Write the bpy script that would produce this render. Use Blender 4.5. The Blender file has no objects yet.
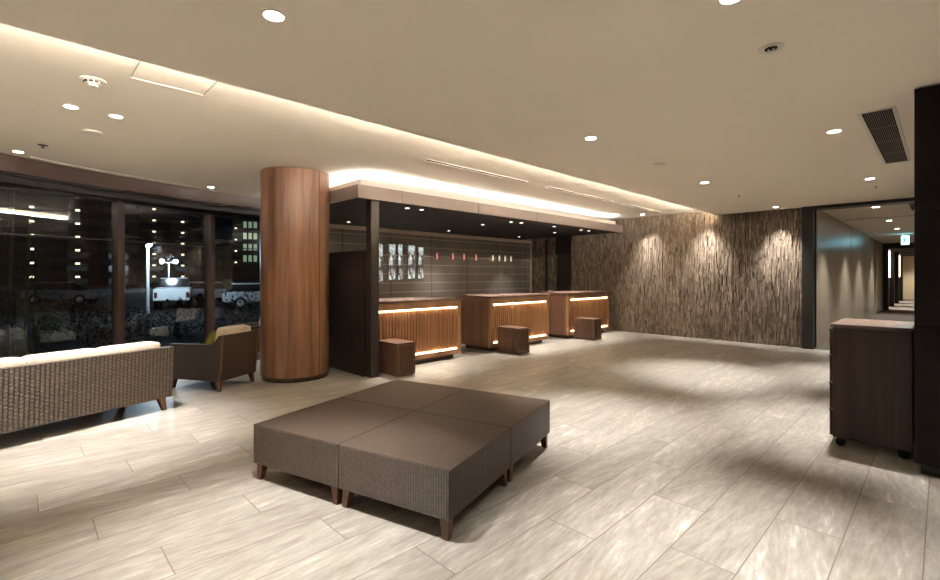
import bpy, bmesh, math, random
from mathutils import Vector, Matrix
PI = math.pi
S = bpy.context.scene
COL = S.collection
random.seed(7)

# ------------------------------------------------------------------ camera, world, exposure
cd = bpy.data.cameras.new('camera')
cam = bpy.data.objects.new('camera', cd)
COL.objects.link(cam)
cam.location = (0, 0, 1.40)
cam.rotation_euler = (math.radians(90), 0, 0.7962)
cd.sensor_width = 36.0
cd.lens = 17.726
cd.shift_y = -0.01523
cd.clip_start = 0.05
cd.clip_end = 600
S.camera = cam
w = bpy.data.worlds.new('night_sky')
w.use_nodes = True
w.node_tree.nodes['Background'].inputs['Color'].default_value = (0.10, 0.16, 0.30, 1)
w.node_tree.nodes['Background'].inputs['Strength'].default_value = 0.004
S.world = w
S.view_settings.view_transform = 'Standard'
S.view_settings.look = 'None'
S.view_settings.gamma = 1.0
S.view_settings.use_curve_mapping = False
S.view_settings.exposure = 1.76

WARM = (1.0, 0.965, 0.91)
SOFT = (1.0, 0.90, 0.78)
DOWN_W = 180.0          # downlights of the lobby
WASH_W = 95.0           # wall washers on the stone wall
CANOPY_W = 60.0         # small downlights under the canopy
COVE_E = 70.0            # led strip of the ceiling cove
TROUGH_E = 18.0         # led strip on the canopy
DESK_E = 6.0            # led strips in the desks

# ------------------------------------------------------------------ material helpers
class NT:
    def __init__(s, name, rough=0.5, spec=0.5, metal=0.0):
        s.m = bpy.data.materials.new(name); s.m.use_nodes = True
        s.t = s.m.node_tree; s.N = s.t.nodes; s.L = s.t.links
        s.b = s.N['Principled BSDF']
        s.b.inputs['Roughness'].default_value = rough
        s.b.inputs['Specular IOR Level'].default_value = spec
        s.b.inputs['Metallic'].default_value = metal
    def n(s, t, **k):
        x = s.N.new(t)
        for a, v in k.items(): setattr(x, a, v)
        return x
    def lk(s, a, b): s.L.new(a, b)
    def set(s, node, **k):
        for a, v in k.items(): node.inputs[a.replace('_', ' ')].default_value = v
        return node
    def math(s, op, a, b=None, c=None):
        x = s.n('ShaderNodeMath', operation=op)
        for i, v in enumerate((a, b, c)):
            if v is None: continue
            if isinstance(v, (int, float)): x.inputs[i].default_value = v
            else: s.lk(v, x.inputs[i])
        return x.outputs[0]
    def ramp(s, fac, stops):
        r = s.n('ShaderNodeValToRGB')
        e = r.color_ramp.elements
        while len(e) < len(stops): e.new(0.5)
        for el, (p, c) in zip(e, stops):
            el.position = p; el.color = (c[0], c[1], c[2], 1)
        s.lk(fac, r.inputs[0]); return r.outputs[0]
    def coords(s, kind='Object', scale=(1, 1, 1), loc=(0, 0, 0)):
        c = s.n('ShaderNodeTexCoord'); mp = s.n('ShaderNodeMapping')
        mp.inputs['Scale'].default_value = scale; mp.inputs['Location'].default_value = loc
        s.lk(c.outputs[kind], mp.inputs[0]); return mp.outputs[0]
    def noise(s, vec, scale, detail=4, rough=0.55, out=0):
        x = s.n('ShaderNodeTexNoise'); s.lk(vec, x.inputs['Vector'])
        x.inputs['Scale'].default_value = scale; x.inputs['Detail'].default_value = detail
        x.inputs['Roughness'].default_value = rough
        return x.outputs[out]
    def mix(s, fac, a, b, blend='MIX'):
        x = s.n('ShaderNodeMix', data_type='RGBA', blend_type=blend)
        if isinstance(fac, (int, float)): x.inputs[0].default_value = fac
        else: s.lk(fac, x.inputs[0])
        for i, v in ((6, a), (7, b)):
            if isinstance(v, tuple): x.inputs[i].default_value = (v[0], v[1], v[2], 1)
            else: s.lk(v, x.inputs[i])
        return x.outputs[2]
    def bump(s, h, strength=0.3, dist=0.01):
        b = s.n('ShaderNodeBump'); b.inputs['Strength'].default_value = strength
        b.inputs['Distance'].default_value = dist
        s.lk(h, b.inputs['Height']); s.lk(b.outputs[0], s.b.inputs['Normal'])
    def color(s, c):
        if isinstance(c, tuple): s.b.inputs['Base Color'].default_value = (c[0], c[1], c[2], 1)
        else: s.lk(c, s.b.inputs['Base Color'])

def plain(name, c, rough=0.5, spec=0.5, metal=0.0, var=0.08, sc=6):
    t = NT(name, rough, spec, metal)
    f = t.noise(t.coords(), sc, 3)
    lo = tuple(max(0, x * (1 - var)) for x in c); hi = tuple(x * (1 + var) for x in c)
    t.color(t.ramp(f, [(0.3, lo), (0.7, hi)]))
    return t.m

def emis(name, c, e):
    t = NT(name, 0.5, 0.2)
    t.color(c)
    t.b.inputs['Emission Color'].default_value = (c[0], c[1], c[2], 1)
    t.b.inputs['Emission Strength'].default_value = e
    return t.m

def wood(name, dark, light, axis=2, rough=0.38, spec=0.5, board=None, grain=1.0):
    t = NT(name, rough, spec)
    sc = [16 * grain] * 3; sc[axis] = 0.9 * grain
    v = t.coords('Object', tuple(sc))
    oi = t.n('ShaderNodeObjectInfo')
    add = t.n('ShaderNodeVectorMath', operation='ADD'); t.lk(v, add.inputs[0])
    mul = t.math('MULTIPLY', oi.outputs['Random'], 40.0)
    t.lk(mul, add.inputs[1])
    f1 = t.noise(add.outputs[0], 0.9, 5, 0.6)
    f2 = t.noise(add.outputs[0], 4.5, 3, 0.5)
    f = t.math('ADD', t.math('MULTIPLY', f1, 0.72), t.math('MULTIPLY', f2, 0.28))
    mid = tuple((a + b) / 2 for a, b in zip(dark, light))
    t.color(t.ramp(f, [(0.34, dark), (0.50, mid), (0.66, light)]))
    t.bump(f2, 0.08, 0.002)
    return t.m

def weave(name, strand, gap, a, b, rough=0.5, spec=0.45, pw=0.45):
    """woven strands: a = rib pitch along U, b = weft pitch along V (metres, metric UVs)"""
    t = NT(name, rough, spec)
    c = t.n('ShaderNodeTexCoord'); sp = t.n('ShaderNodeSeparateXYZ'); t.lk(c.outputs['UV'], sp.inputs[0])
    u, v = sp.outputs[0], sp.outputs[1]
    row = t.math('FLOOR', t.math('DIVIDE', v, b))
    uu = t.math('DIVIDE', u, a)
    colm = t.math('FLOOR', uu)
    par = t.math('MODULO', t.math('ABSOLUTE', t.math('ADD', row, colm)), 2.0)       # over / under
    su = t.math('ABSOLUTE', t.math('SINE', t.math('MULTIPLY', uu, PI)))
    sv = t.math('ABSOLUTE', t.math('SINE', t.math('MULTIPLY', t.math('DIVIDE', v, b), PI)))
    h = t.math('MULTIPLY', t.math('POWER', su, 0.7), t.math('POWER', sv, 0.6))
    h = t.math('MULTIPLY', h, t.math('ADD', 1.0 - pw, t.math('MULTIPLY', par, pw)))
    wn = t.n('ShaderNodeTexWhiteNoise', noise_dimensions='2D')
    cmb = t.n('ShaderNodeCombineXYZ'); t.lk(colm, cmb.inputs[0]); t.lk(row, cmb.inputs[1])
    t.lk(cmb.outputs[0], wn.inputs['Vector'])
    lo = tuple(x * 0.8 for x in strand); hi = tuple(min(1, x * 1.25) for x in strand)
    tone = t.mix(wn.outputs['Value'], lo, hi)
    mask = t.ramp(h, [(0.14, (0, 0, 0)), (0.50, (1, 1, 1))])
    t.color(t.mix(mask, gap, tone))
    t.bump(h, 0.9, 0.008)
    return t.m

def fabric(name, c, rough=0.9):
    t = NT(name, rough, 0.2)
    v = t.coords('UV', (420, 420, 420))
    f = t.noise(v, 1.0, 2)
    lo = tuple(x * 0.9 for x in c); hi = tuple(min(1, x * 1.06) for x in c)
    t.color(t.ramp(f, [(0.35, lo), (0.65, hi)]))
    t.bump(f, 0.15, 0.002)
    return t.m

M = {}
M['ceiling'] = plain('ceiling_paint', (0.86, 0.775, 0.655), 0.9, 0.2, var=0.015, sc=2)
M['white_trim'] = plain('white_trim', (0.72, 0.67, 0.58), 0.6, 0.3, var=0.02)
M['dark_slot'] = plain('dark_slot', (0.015, 0.013, 0.012), 0.9, 0.1)
M['wall_plain'] = plain('wall_paint', (0.40, 0.34, 0.27), 0.85, 0.2, var=0.03, sc=2)
M['walnut'] = wood('walnut_cladding', (0.105, 0.048, 0.027), (0.275, 0.140, 0.081), 2, 0.33, grain=0.55)
M['walnut_dark'] = wood('walnut_dark', (0.020, 0.0095, 0.0065), (0.062, 0.029, 0.019), 2, 0.35)
M['walnut_panel'] = wood('walnut_horizontal', (0.0055, 0.0033, 0.0030), (0.0125, 0.0072, 0.0060), 0, 0.45, 0.22)
M['chest_top'] = wood('chest_top', (0.10, 0.065, 0.05), (0.21, 0.145, 0.115), 0, 0.25)
M['desk_wood'] = wood('desk_wood', (0.26, 0.125, 0.058), (0.42, 0.225, 0.112), 2, 0.42, grain=0.6)
M['desk_side'] = wood('desk_side_wood', (0.12, 0.053, 0.029), (0.24, 0.115, 0.065), 2, 0.42, grain=0.7)
M['desk_top'] = wood('desk_top_wood', (0.10, 0.058, 0.042), (0.26, 0.165, 0.125), 1, 0.25)
M['stool_wood'] = wood('stool_wood', (0.055, 0.025, 0.016), (0.155, 0.075, 0.048), 2, 0.42)
M['leg_wood'] = wood('leg_wood', (0.085, 0.036, 0.020), (0.17, 0.080, 0.046), 2, 0.4)
M['fascia'] = plain('canopy_fascia', (0.215, 0.165, 0.138), 0.45, 0.4, var=0.05, sc=3)
M['canopy_step'] = plain('canopy_step', (0.58, 0.50, 0.44), 0.7, 0.2, var=0.03)
M['soffit'] = plain('canopy_soffit', (0.020, 0.017, 0.016), 0.6, 0.3)
M['black'] = plain('black_metal', (0.014, 0.012, 0.013), 0.42, 0.5)
M['post'] = plain('dark_bronze', (0.028, 0.021, 0.020), 0.4, 0.5)
M['partition'] = wood('partition_slats', (0.014, 0.0075, 0.0065), (0.036, 0.018, 0.014), 2, 0.5)
M['header'] = plain('window_header', (0.082, 0.049, 0.040), 0.35, 0.5, var=0.06)
M['mullion'] = plain('bronze_frame', (0.058, 0.036, 0.029), 0.32, 0.6)
M['bronze'] = plain('pale_bronze', (0.62, 0.51, 0.40), 0.4, 0.5)
M['sofa_weave'] = weave('sofa_weave', (0.128, 0.086, 0.060), (0.016, 0.014, 0.010), 0.033, 0.0165)
M['chair_weave'] = weave('chair_weave', (0.052, 0.031, 0.023), (0.010, 0.006, 0.005), 0.016, 0.008)
M['ottoman_weave'] = weave('ottoman_weave', (0.128, 0.083, 0.057), (0.007, 0.005, 0.004), 0.0165, 0.0105, 0.42, 0.55, 0.2)
M['cream'] = fabric('cream_fabric', (0.74, 0.67, 0.57))
M['taupe'] = fabric('taupe_fabric', (0.30, 0.27, 0.20))
M['olive'] = fabric('olive_fabric', (0.20, 0.185, 0.045))
M['grey_fabric'] = fabric('grey_olive_fabric', (0.115, 0.10, 0.07))
M['led'] = emis('led_strip', (1.0, 0.93, 0.82), COVE_E)
M['led_trough'] = emis('led_trough', (1.0, 0.98, 0.96), TROUGH_E)
M['led_desk'] = emis('led_desk', (1.0, 0.78, 0.48), DESK_E)
M['lens'] = emis('lamp_lens', (1.0, 0.93, 0.82), 14.0)
M['lens_small'] = emis('lamp_lens_small', (1.0, 0.90, 0.75), 2.6)
M['rubber'] = plain('black_rubber', (0.01, 0.01, 0.01), 0.6, 0.3)

# stone floor: 0.3065 x 1.22 m planks running along Y
def floor_mat():
    t = NT('stone_plank_floor', 0.36, 0.42)
    c = t.n('ShaderNodeTexCoord'); sp = t.n('ShaderNodeSeparateXYZ'); t.lk(c.outputs['Object'], sp.inputs[0])
    X, Y = sp.outputs[0], sp.outputs[1]
    rx = t.math('DIVIDE', t.math('ADD', X, 0.372), 0.3065)
    row = t.math('FLOOR', rx)
    sh = t.math('MULTIPLY', t.math('MODULO', t.math('MULTIPLY', t.math('ADD', row, 60.0), 0.41), 1.0), 1.22)
    ry = t.math('DIVIDE', t.math('ADD', t.math('ADD', Y, sh), 0.30), 1.22)
    cell = t.math('FLOOR', ry)
    cmb = t.n('ShaderNodeCombineXYZ'); t.lk(row, cmb.inputs[0]); t.lk(cell, cmb.inputs[1])
    wn = t.n('ShaderNodeTexWhiteNoise', noise_dimensions='2D'); t.lk(cmb.outputs[0], wn.inputs['Vector'])
    # distance to joints in metres
    fx = t.math('FRACT', rx); fy = t.math('FRACT', ry)
    dx = t.math('MULTIPLY', t.math('MINIMUM', fx, t.math('SUBTRACT', 1.0, fx)), 0.3065)
    dy = t.math('MULTIPLY', t.math('MINIMUM', fy, t.math('SUBTRACT', 1.0, fy)), 1.22)
    d = t.math('MINIMUM', dx, dy)
    joint = t.ramp(t.math('MULTIPLY', d, 100.0), [(0.16, (0, 0, 0)), (0.34, (1, 1, 1))])
    # streaks: each plank has its own slanted veining
    off = t.n('ShaderNodeCombineXYZ')
    t.lk(t.math('MULTIPLY', wn.outputs['Value'], 37.0), off.inputs[0]); t.lk(t.math('MULTIPLY', wn.outputs['Value'], 91.0), off.inputs[1])
    sl = t.math('ADD', X, t.math('MULTIPLY', Y, t.math('MULTIPLY', t.math('SUBTRACT', wn.outputs['Value'], 0.5), 0.40)))
    pc = t.n('ShaderNodeCombineXYZ'); t.lk(t.math('MULTIPLY', sl, 13.0), pc.inputs[0]); t.lk(t.math('MULTIPLY', Y, 2.0), pc.inputs[1])
    ad = t.n('ShaderNodeVectorMath', operation='ADD'); t.lk(pc.outputs[0], ad.inputs[0]); t.lk(off.outputs[0], ad.inputs[1])
    f1 = t.noise(ad.outputs[0], 0.9, 6, 0.62)
    f2 = t.noise(ad.outputs[0], 3.6, 6, 0.7)
    big = t.noise(t.coords('Object', (1.1, 0.8, 1)), 1.0, 3, 0.5)
    f = t.math('ADD', t.math('MULTIPLY', f1, 0.55), t.math('ADD', t.math('MULTIPLY', f2, 0.35), t.math('MULTIPLY', big, 0.10)))
    f = t.math('ADD', f, t.math('MULTIPLY', t.math('SUBTRACT', wn.outputs['Value'], 0.5), 0.10))
    base = t.ramp(f, [(0.36, (0.250, 0.222, 0.190)), (0.50, (0.355, 0.328, 0.288)), (0.58, (0.42, 0.392, 0.350)), (0.68, (0.64, 0.615, 0.57))])
    t.color(t.mix(joint, (0.17, 0.14, 0.115), base))
    t.lk(t.ramp(f, [(0.3, (0.34, 0.34, 0.34)), (0.7, (0.46, 0.46, 0.46))]), t.b.inputs['Roughness'])
    t.bump(t.math('ADD', t.math('MULTIPLY', f2, 0.25), joint), 0.16, 0.003)
    return t.m
M['floor'] = floor_mat()

def stone_mat():
    t = NT('split_stone', 0.82, 0.25)
    g = t.n('ShaderNodeNewGeometry')
    r = g.outputs['Random Per Island']
    f = t.noise(t.coords('Object', (40, 40, 9)), 1.0, 5, 0.65)
    c1 = t.ramp(r, [(0.0, (0.165, 0.125, 0.093)), (0.4, (0.215, 0.168, 0.128)), (0.75, (0.275, 0.220, 0.170)), (1.0, (0.37, 0.305, 0.24))])
    c2 = t.ramp(f, [(0.30, (0.50, 0.50, 0.50)), (0.7, (1.25, 1.22, 1.18))])
    t.color(t.mix(1.0, c1, c2, 'MULTIPLY'))
    t.bump(f, 0.7, 0.012)
    return t.m
M['stone'] = stone_mat()

def back_glass_mat():
    """glossy bronze glass with fine horizontal lines every 0.2 m"""
    t = NT('lacquered_glass', 0.13, 0.9)
    c = t.n('ShaderNodeTexCoord'); sp = t.n('ShaderNodeSeparateXYZ'); t.lk(c.outputs['Object'], sp.inputs[0])
    fz = t.math('FRACT', t.math('DIVIDE', sp.outputs[2], 0.205))
    line = t.math('LESS_THAN', fz, 0.075)
    fy = t.math('FRACT', t.math('DIVIDE', t.math('ADD', sp.outputs[1], -0.02), 1.17))
    vl = t.math('LESS_THAN', fy, 0.012)
    f = t.noise(t.coords('Object', (1, 1.6, 0.5)), 1.2, 3)
    base = t.ramp(f, [(0.3, (0.20, 0.168, 0.142)), (0.7, (0.26, 0.222, 0.19))])
    b2 = t.mix(line, base, (0.48, 0.41, 0.35))
    t.color(t.mix(vl, b2, (0.05, 0.04, 0.035)))
    return t.m
M['back_glass'] = back_glass_mat()

def pane_mat():
    t = NT('window_glass')
    t.N.remove(t.b)
    out = t.N['Material Output']
    fr = t.n('ShaderNodeFresnel'); ge = t.n('ShaderNodeNewGeometry')
    # same reflectance when a ray meets the pane from inside the glass
    t.lk(t.math('MULTIPLY_ADD', ge.outputs['Backfacing'], 1 / 1.75 - 1.75, 1.75), fr.inputs['IOR'])
    tr = t.n('ShaderNodeBsdfTransparent'); tr.inputs[0].default_value = (0.82, 0.88, 0.90, 1)
    gl = t.n('ShaderNodeBsdfGlossy'); gl.inputs['Roughness'].default_value = 0.0
    gl.inputs['Color'].default_value = (0.95, 0.96, 1.0, 1)
    mx = t.n('ShaderNodeMixShader'); t.lk(fr.outputs[0], mx.inputs[0]); t.lk(tr.outputs[0], mx.inputs[1]); t.lk(gl.outputs[0], mx.inputs[2])
    t.lk(mx.outputs[0], out.inputs['Surface'])
    return t.m
M['pane'] = pane_mat()

def corridor_mat():
    t = NT('satin_wall_panel', 0.30, 0.6)
    f = t.noise(t.coords('Object', (1, 3, 0.4)), 1.0, 2)
    t.color(t.ramp(f, [(0.3, (0.34, 0.285, 0.215)), (0.7, (0.42, 0.355, 0.275))]))
    return t.m
M['corridor'] = corridor_mat()
M['carpet'] = plain('dark_carpet', (0.17, 0.145, 0.12), 0.95, 0.1, var=0.25, sc=30)
M['corridor_end'] = plain('corridor_end', (0.62, 0.50, 0.33), 0.7, 0.2, var=0.03)

# ------------------------------------------------------------------ mesh builder
class MB:
    def __init__(s): s.bm = bmesh.new()
    def _xf(s, vs, T):
        if T is not None:
            for v in vs: v.co = T @ v.co
    def box(s, x0, x1, y0, y1, z0, z1, bevel=0.0, T=None, seg=2):
        if bevel <= 0:
            return s.loft([[(x0, y0, z), (x1, y0, z), (x1, y1, z), (x0, y1, z)] for z in (z0, z1)], True, T)
        r = bmesh.ops.create_cube(s.bm, size=1.0); vs = r['verts']
        for v in vs:
            v.co = Vector((x0 + (v.co.x + .5) * (x1 - x0), y0 + (v.co.y + .5) * (y1 - y0), z0 + (v.co.z + .5) * (z1 - z0)))
        if bevel > 0:
            es = list({e for v in vs for e in v.link_edges})
            rb = bmesh.ops.bevel(s.bm, geom=es, offset=bevel, segments=seg, profile=0.5, affect='EDGES')
            vs = [v for v in rb['verts'] if v.is_valid]
        s._xf(vs, T); return s
    def loft(s, loops, cap=True, T=None):
        L = [[s.bm.verts.new(p) for p in lp] for lp in loops]
        n = len(L[0])
        for a, b in zip(L, L[1:]):
            for i in range(n): s.bm.faces.new((a[i], a[(i + 1) % n], b[(i + 1) % n], b[i]))
        if cap: s.bm.faces.new(L[0][::-1]); s.bm.faces.new(L[-1])
        s._xf([v for l in L for v in l], T); return s
    def cyl(s, p0, p1, r0, r1=None, seg=16, cap=True):
        r1 = r0 if r1 is None else r1
        p0, p1 = Vector(p0), Vector(p1); d = (p1 - p0).normalized()
        a = d.orthogonal().normalized(); b = d.cross(a)
        lp = lambda p, r: [p + a * (r * math.cos(2 * PI * i / seg)) + b * (r * math.sin(2 * PI * i / seg)) for i in range(seg)]
        return s.loft([lp(p0, r0), lp(p1, r1)], cap)
    def lathe(s, prof, seg=32, cap=True, c=(0, 0)):
        return s.loft([[(c[0] + r * math.cos(2 * PI * i / seg), c[1] + r * math.sin(2 * PI * i / seg), z) for i in range(seg)] for r, z in prof], cap)
    def prism(s, pts, h0, h1, axis=2, T=None):
        def P(p, h):
            return {2: (p[0], p[1], h), 0: (h, p[0], p[1]), 1: (p[0], h, p[1])}[axis]
        return s.loft([[P(p, h0) for p in pts], [P(p, h1) for p in pts]], True, T)
    def leg(s, x, y, z0, z1, top, bot, dx=0, dy=0):
        q = lambda cx, cy, z, r: [(cx - r, cy - r, z), (cx + r, cy - r, z), (cx + r, cy + r, z), (cx - r, cy + r, z)]
        return s.loft([q(x + dx, y + dy, z0, bot), q(x, y, z1, top)])
    def pillow(s, cx, cy, cz, sx, sy, sz, n=12, p=4.0, pinch=0.0, T=None):
        """soft cushion: rounded box blown up in the middle"""
        loops = []
        r = bmesh.ops.create_cube(s.bm, size=2.0); vs = r['verts']
        es = list({e for v in vs for e in v.link_edges})
        rs = bmesh.ops.subdivide_edges(s.bm, edges=es, cuts=n, use_grid_fill=True)
        new = list(s.bm.verts)          # a cushion is always alone in its mesh
        for v in new:
            x, y, z = v.co
            k = (abs(x) ** p + abs(y) ** p + abs(z) ** p) ** (1 / p)
            x, y, z = x / k, y / k, z / k
            th = 1.0 - pinch * max(abs(x), abs(z) if sy < sz else abs(y)) ** 3
            if sy < sz: y *= th
            else: z *= th
            v.co = Vector((cx + x * sx / 2, cy + y * sy / 2, cz + z * sz / 2))
        s._xf(list(new), T); return s
    def build(s, name, mat, parent=None, label=None, smooth=False, loc=None):
        bmesh.ops.recalc_face_normals(s.bm, faces=s.bm.faces)
        uv = s.bm.loops.layers.uv.new('uv')
        for f in s.bm.faces:
            n = f.normal; ax = max(range(3), key=lambda i: abs(n[i]) + (0.001 if i == 2 else 0))
            for l in f.loops:
                c = l.vert.co
                l[uv].uv = (c.x, c.y) if ax == 2 else ((c.y, c.z) if ax == 0 else (c.x, c.z))
            f.smooth = smooth
        me = bpy.data.meshes.new(name); s.bm.to_mesh(me); s.bm.free()
        mats = mat if isinstance(mat, (list, tuple)) else [mat]
        for m in mats: me.materials.append(m)
        if smooth:
            me.set_sharp_from_angle(angle=math.radians(40))
        o = bpy.data.objects.new(name, me); COL.objects.link(o)
        if parent: o.parent = parent
        if loc: o.location = loc
        if label: o['label'] = label
        return o

def empty(name, label, cat, loc=(0, 0, 0), rz=0.0, group=None):
    o = bpy.data.objects.new(name, None); COL.objects.link(o)
    o.empty_display_size = 0.1
    o.location = loc; o.rotation_euler = (0, 0, rz)
    return tag(o, label, cat, group)
def tag(o, label, cat, group=None, kind=None):
    if label: o['label'] = label
    if cat: o['category'] = cat
    if group: o['group'] = group
    if kind: o['kind'] = kind
    return o
def struct(o, label=None, cat=None):
    o['kind'] = 'structure'
    if label: o['label'] = label
    if cat: o['category'] = cat
    return o
def copy_tree(o, parent=None):
    c = o.copy(); COL.objects.link(c)
    if parent: c.parent = parent
    for ch in list(o.children): copy_tree(ch, c)
    return c
def relabel(o, label, group=None):
    o['label'] = label
    if group: o['group'] = group
    return o

def lamp(name, kind, energy, color, parent, loc=(0, 0, 0), angle=None, blend=0.8, radius=0.04, rot=None):
    d = bpy.data.lights.new(name, kind); d.energy = energy; d.color = color
    if kind == 'SPOT':
        d.spot_size = math.radians(angle); d.spot_blend = blend; d.shadow_soft_size = radius
    elif kind == 'POINT': d.shadow_soft_size = radius
    o = bpy.data.objects.new(name, d); COL.objects.link(o)
    o.location = loc
    if rot: o.rotation_euler = rot
    if parent: o.parent = parent
    return o

# ------------------------------------------------------------------ room shell
ZL, ZR = 2.72, 2.83          # lower and raised ceiling
XC = -3.45                   # edge of the lower ceiling
YW = 10.886                  # stone wall
XB = -8.50                   # wall behind the reception desks

struct(MB().box(-10.2, 3.0, -4.0, YW, -0.12, 0.0).build('floor', M['floor']), 'pale beige stone plank floor of the lobby', 'floor')

# ceiling: lower slab with an open cove edge, raised field, one object
m = MB()
m.box(XC, 3.05, -4.0, YW + 0.02, ZL, ZL + 0.03)
m.box(XC + 0.30, 3.05, -4.0, YW + 0.02, ZL + 0.03, ZR + 0.12)
m.box(-10.2, XC + 0.30, -4.0, YW + 0.02, ZR, ZR + 0.12)
m.build('ceiling', M['ceiling'])
struct(bpy.data.objects['ceiling'], 'beige two level ceiling with a lit cove edge', 'ceiling')
o = MB().box(XC + 0.055, XC + 0.075, -3.9, YW - 0.05, ZL + 0.031, ZL + 0.050).build('led_strip', M['led'])
tag(o, 'warm light strip hidden along the edge of the lower ceiling', 'light strip')

# stone wall of split vertical strips
def stone_strips(name, x0, x1, z0, z1, seed):
    rnd = random.Random(seed)
    m = MB(); m.box(x0, x1, YW + 0.04, YW + 0.20, z0, z1)
    x = x0
    while x < x1 - 0.004:
        wd = min(rnd.uniform(0.012, 0.030), x1 - x)
        z = z0 - rnd.uniform(0, 0.25)
        while z < z1:
            hgt = rnd.uniform(0.04, 0.24)
            a, b = max(z, z0), min(z + hgt, z1)
            if b - a > 0.01 and rnd.random() > 0.035:
                d = rnd.choice((0.0, 0.004, 0.008, 0.012, 0.018, 0.028))
                m.box(x + 0.001, x + wd - 0.001, YW - d, YW + 0.045, a, b - 0.002)
            z += hgt
        x += wd
    return m.build(name, M['stone'])
struct(stone_strips('wall_back', -7.14, -1.90, 0.0, ZR, 3), 'brown split stone feature wall at the back of the lobby', 'wall')
struct(stone_strips('wall_alcove', XB, -7.68, 0.0, 2.5, 5), 'short stone clad wall between service door and glass wall', 'wall')
m = MB(); m.box(XB - 0.2, -7.14, YW + 0.02, YW + 0.2, 2.0, ZR)
struct(m.build('trim_1', M['soffit']), 'dark transom panel above the service door', 'trim')
d1 = MB().box(-7.68, -7.14, YW + 0.10, YW + 0.16, 0.0, 2.0).build('door_1', M['black'])
struct(d1, 'black service door in the stone wall behind the far desk', 'door')
MB().cyl((-7.24, YW + 0.06, 1.0), (-7.24, YW + 0.06, 1.16), 0.012).build('door_handle', M['post'], d1)
o = MB().box(-7.98, -7.925, YW - 0.05, YW - 0.002, 0, 2.43).build('trim_2', M['black'])
struct(o, 'thin black post on the stone wall beside the service door', 'trim')

# wall behind the desks
m = MB().box(XB - 1.25, XB, 3.66, YW + 0.04, 0, ZR)
wr = struct(m.build('wall_reception', M['back_glass']), 'glossy brown glass wall with fine horizontal lines behind the desks', 'wall')
m = MB().box(XB, XB + 0.04, 3.70, YW - 0.06, 2.345, 2.424); m.box(XB, XB + 0.03, YW - 0.10, YW - 0.06, 0, 2.345)
struct(m.build('trim_3', M['bronze']), 'pale bronze trim framing the glass wall behind the desks', 'trim')

# unseen sides close the room
struct(MB().box(3.0, 3.15, -4.0, YW + 0.2, 0, ZR).build('wall_right', M['wall_plain']), 'beige side wall', 'wall')
struct(MB().box(-9.8, 3.15, -4.15, -4.0, 0, ZR).build('wall_front', M['wall_plain']), 'beige wall', 'wall')
struct(MB().box(0.22, 3.0, YW, YW + 0.2, 0, ZR).build('wall_corner', M['wall_plain']), 'beige wall beside the corridor', 'wall')

# ------------------------------------------------------------------ corridor
XK, YE = -1.72, 38.0
struct(MB().box(XK - 0.1, 0.4, YW, YE + 0.2, -0.12, 0.0).build('floor_corridor', M['carpet']), 'dark carpet of the corridor', 'floor')
struct(MB().box(XK - 0.15, 0.4, YW + 0.02, YE + 0.2, ZL, ZL + 0.1).build('ceiling_corridor', M['ceiling']), 'corridor ceiling', 'ceiling')
m = MB(); m.box(XK - 0.15, XK, YW + 0.05, 15.90, 0, ZL); m.box(XK - 0.15, XK, 15.94, 21.9, 0, ZL); m.box(XK - 0.15, XK - 0.03, 15.9, 15.94, 0, ZL)
m.box(XK - 0.15, XK - 0.05, 21.9, 22.6, 0, ZL); m.box(XK - 0.15, XK, 22.6, 25.3, 0, ZL)
struct(m.build('wall_corridor', M['corridor']), 'satin beige panelled wall along the corridor', 'wall')
m = MB(); m.box(XK - 0.15, XK, 25.3, YE, 0, ZL)
struct(m.build('wall_corridor_far', M['corridor']), 'far beige wall of the corridor', 'wall')
struct(MB().box(0.22, 0.4, YW + 0.2, YE, 0, ZL).build('wall_corridor_right', M['corridor']), 'right wall of the corridor', 'wall')
struct(MB().box(XK - 0.15, 0.4, YE, YE + 0.15, 0, ZL).build('wall_corridor_end', M['corridor_end']), 'pale yellow end wall of the corridor', 'wall')
# lobby portal of the corridor
m = MB(); m.box(-1.90, -1.72, YW - 0.10, YW + 0.22, 0, ZL); m.box(-1.72, 0.22, YW - 0.10, YW + 0.22, 2.66, ZL)
struct(m.build('trim_4', M['black']), 'black portal frame around the corridor opening', 'trim')
fn = ['nearest black door frame across the corridor under the exit sign', 'second black door frame across the corridor', 'third black door frame across the corridor', 'farthest black door frame across the corridor']
for k, y in enumerate((25.4, 28.6, 31.9, 35.2)):
    m = MB(); m.box(XK, XK + 0.16, y, y + 0.2, 0, ZL); m.box(0.06, 0.22, y, y + 0.2, 0, ZL); m.box(XK + .16, 0.06, y, y + 0.2, 2.48, ZL)
    struct(m.build('trim_%d' % (5 + k), M['black']), fn[k], 'trim')
for k, (y, lb) in enumerate(((26.2, 'near glowing vertical wall light past the exit sign'), (32.6, 'far glowing vertical wall light near the corridor end'))):
    t = empty('wall_light', lb, 'wall light', (XK, y + 0.9, 1.3), 0, 'vertical corridor wall lights')
    MB().box(0, 0.04, -0.10, 0.10, 0, 1.2).build('backplate', M['black'], t)
    MB().box(0.04, 0.12, -0.08, 0.08, 0.03, 1.17, 0.01).build('diffuser', emis('corridor_glow', (1.0, 0.82, 0.55), 3.0), t)

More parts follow.
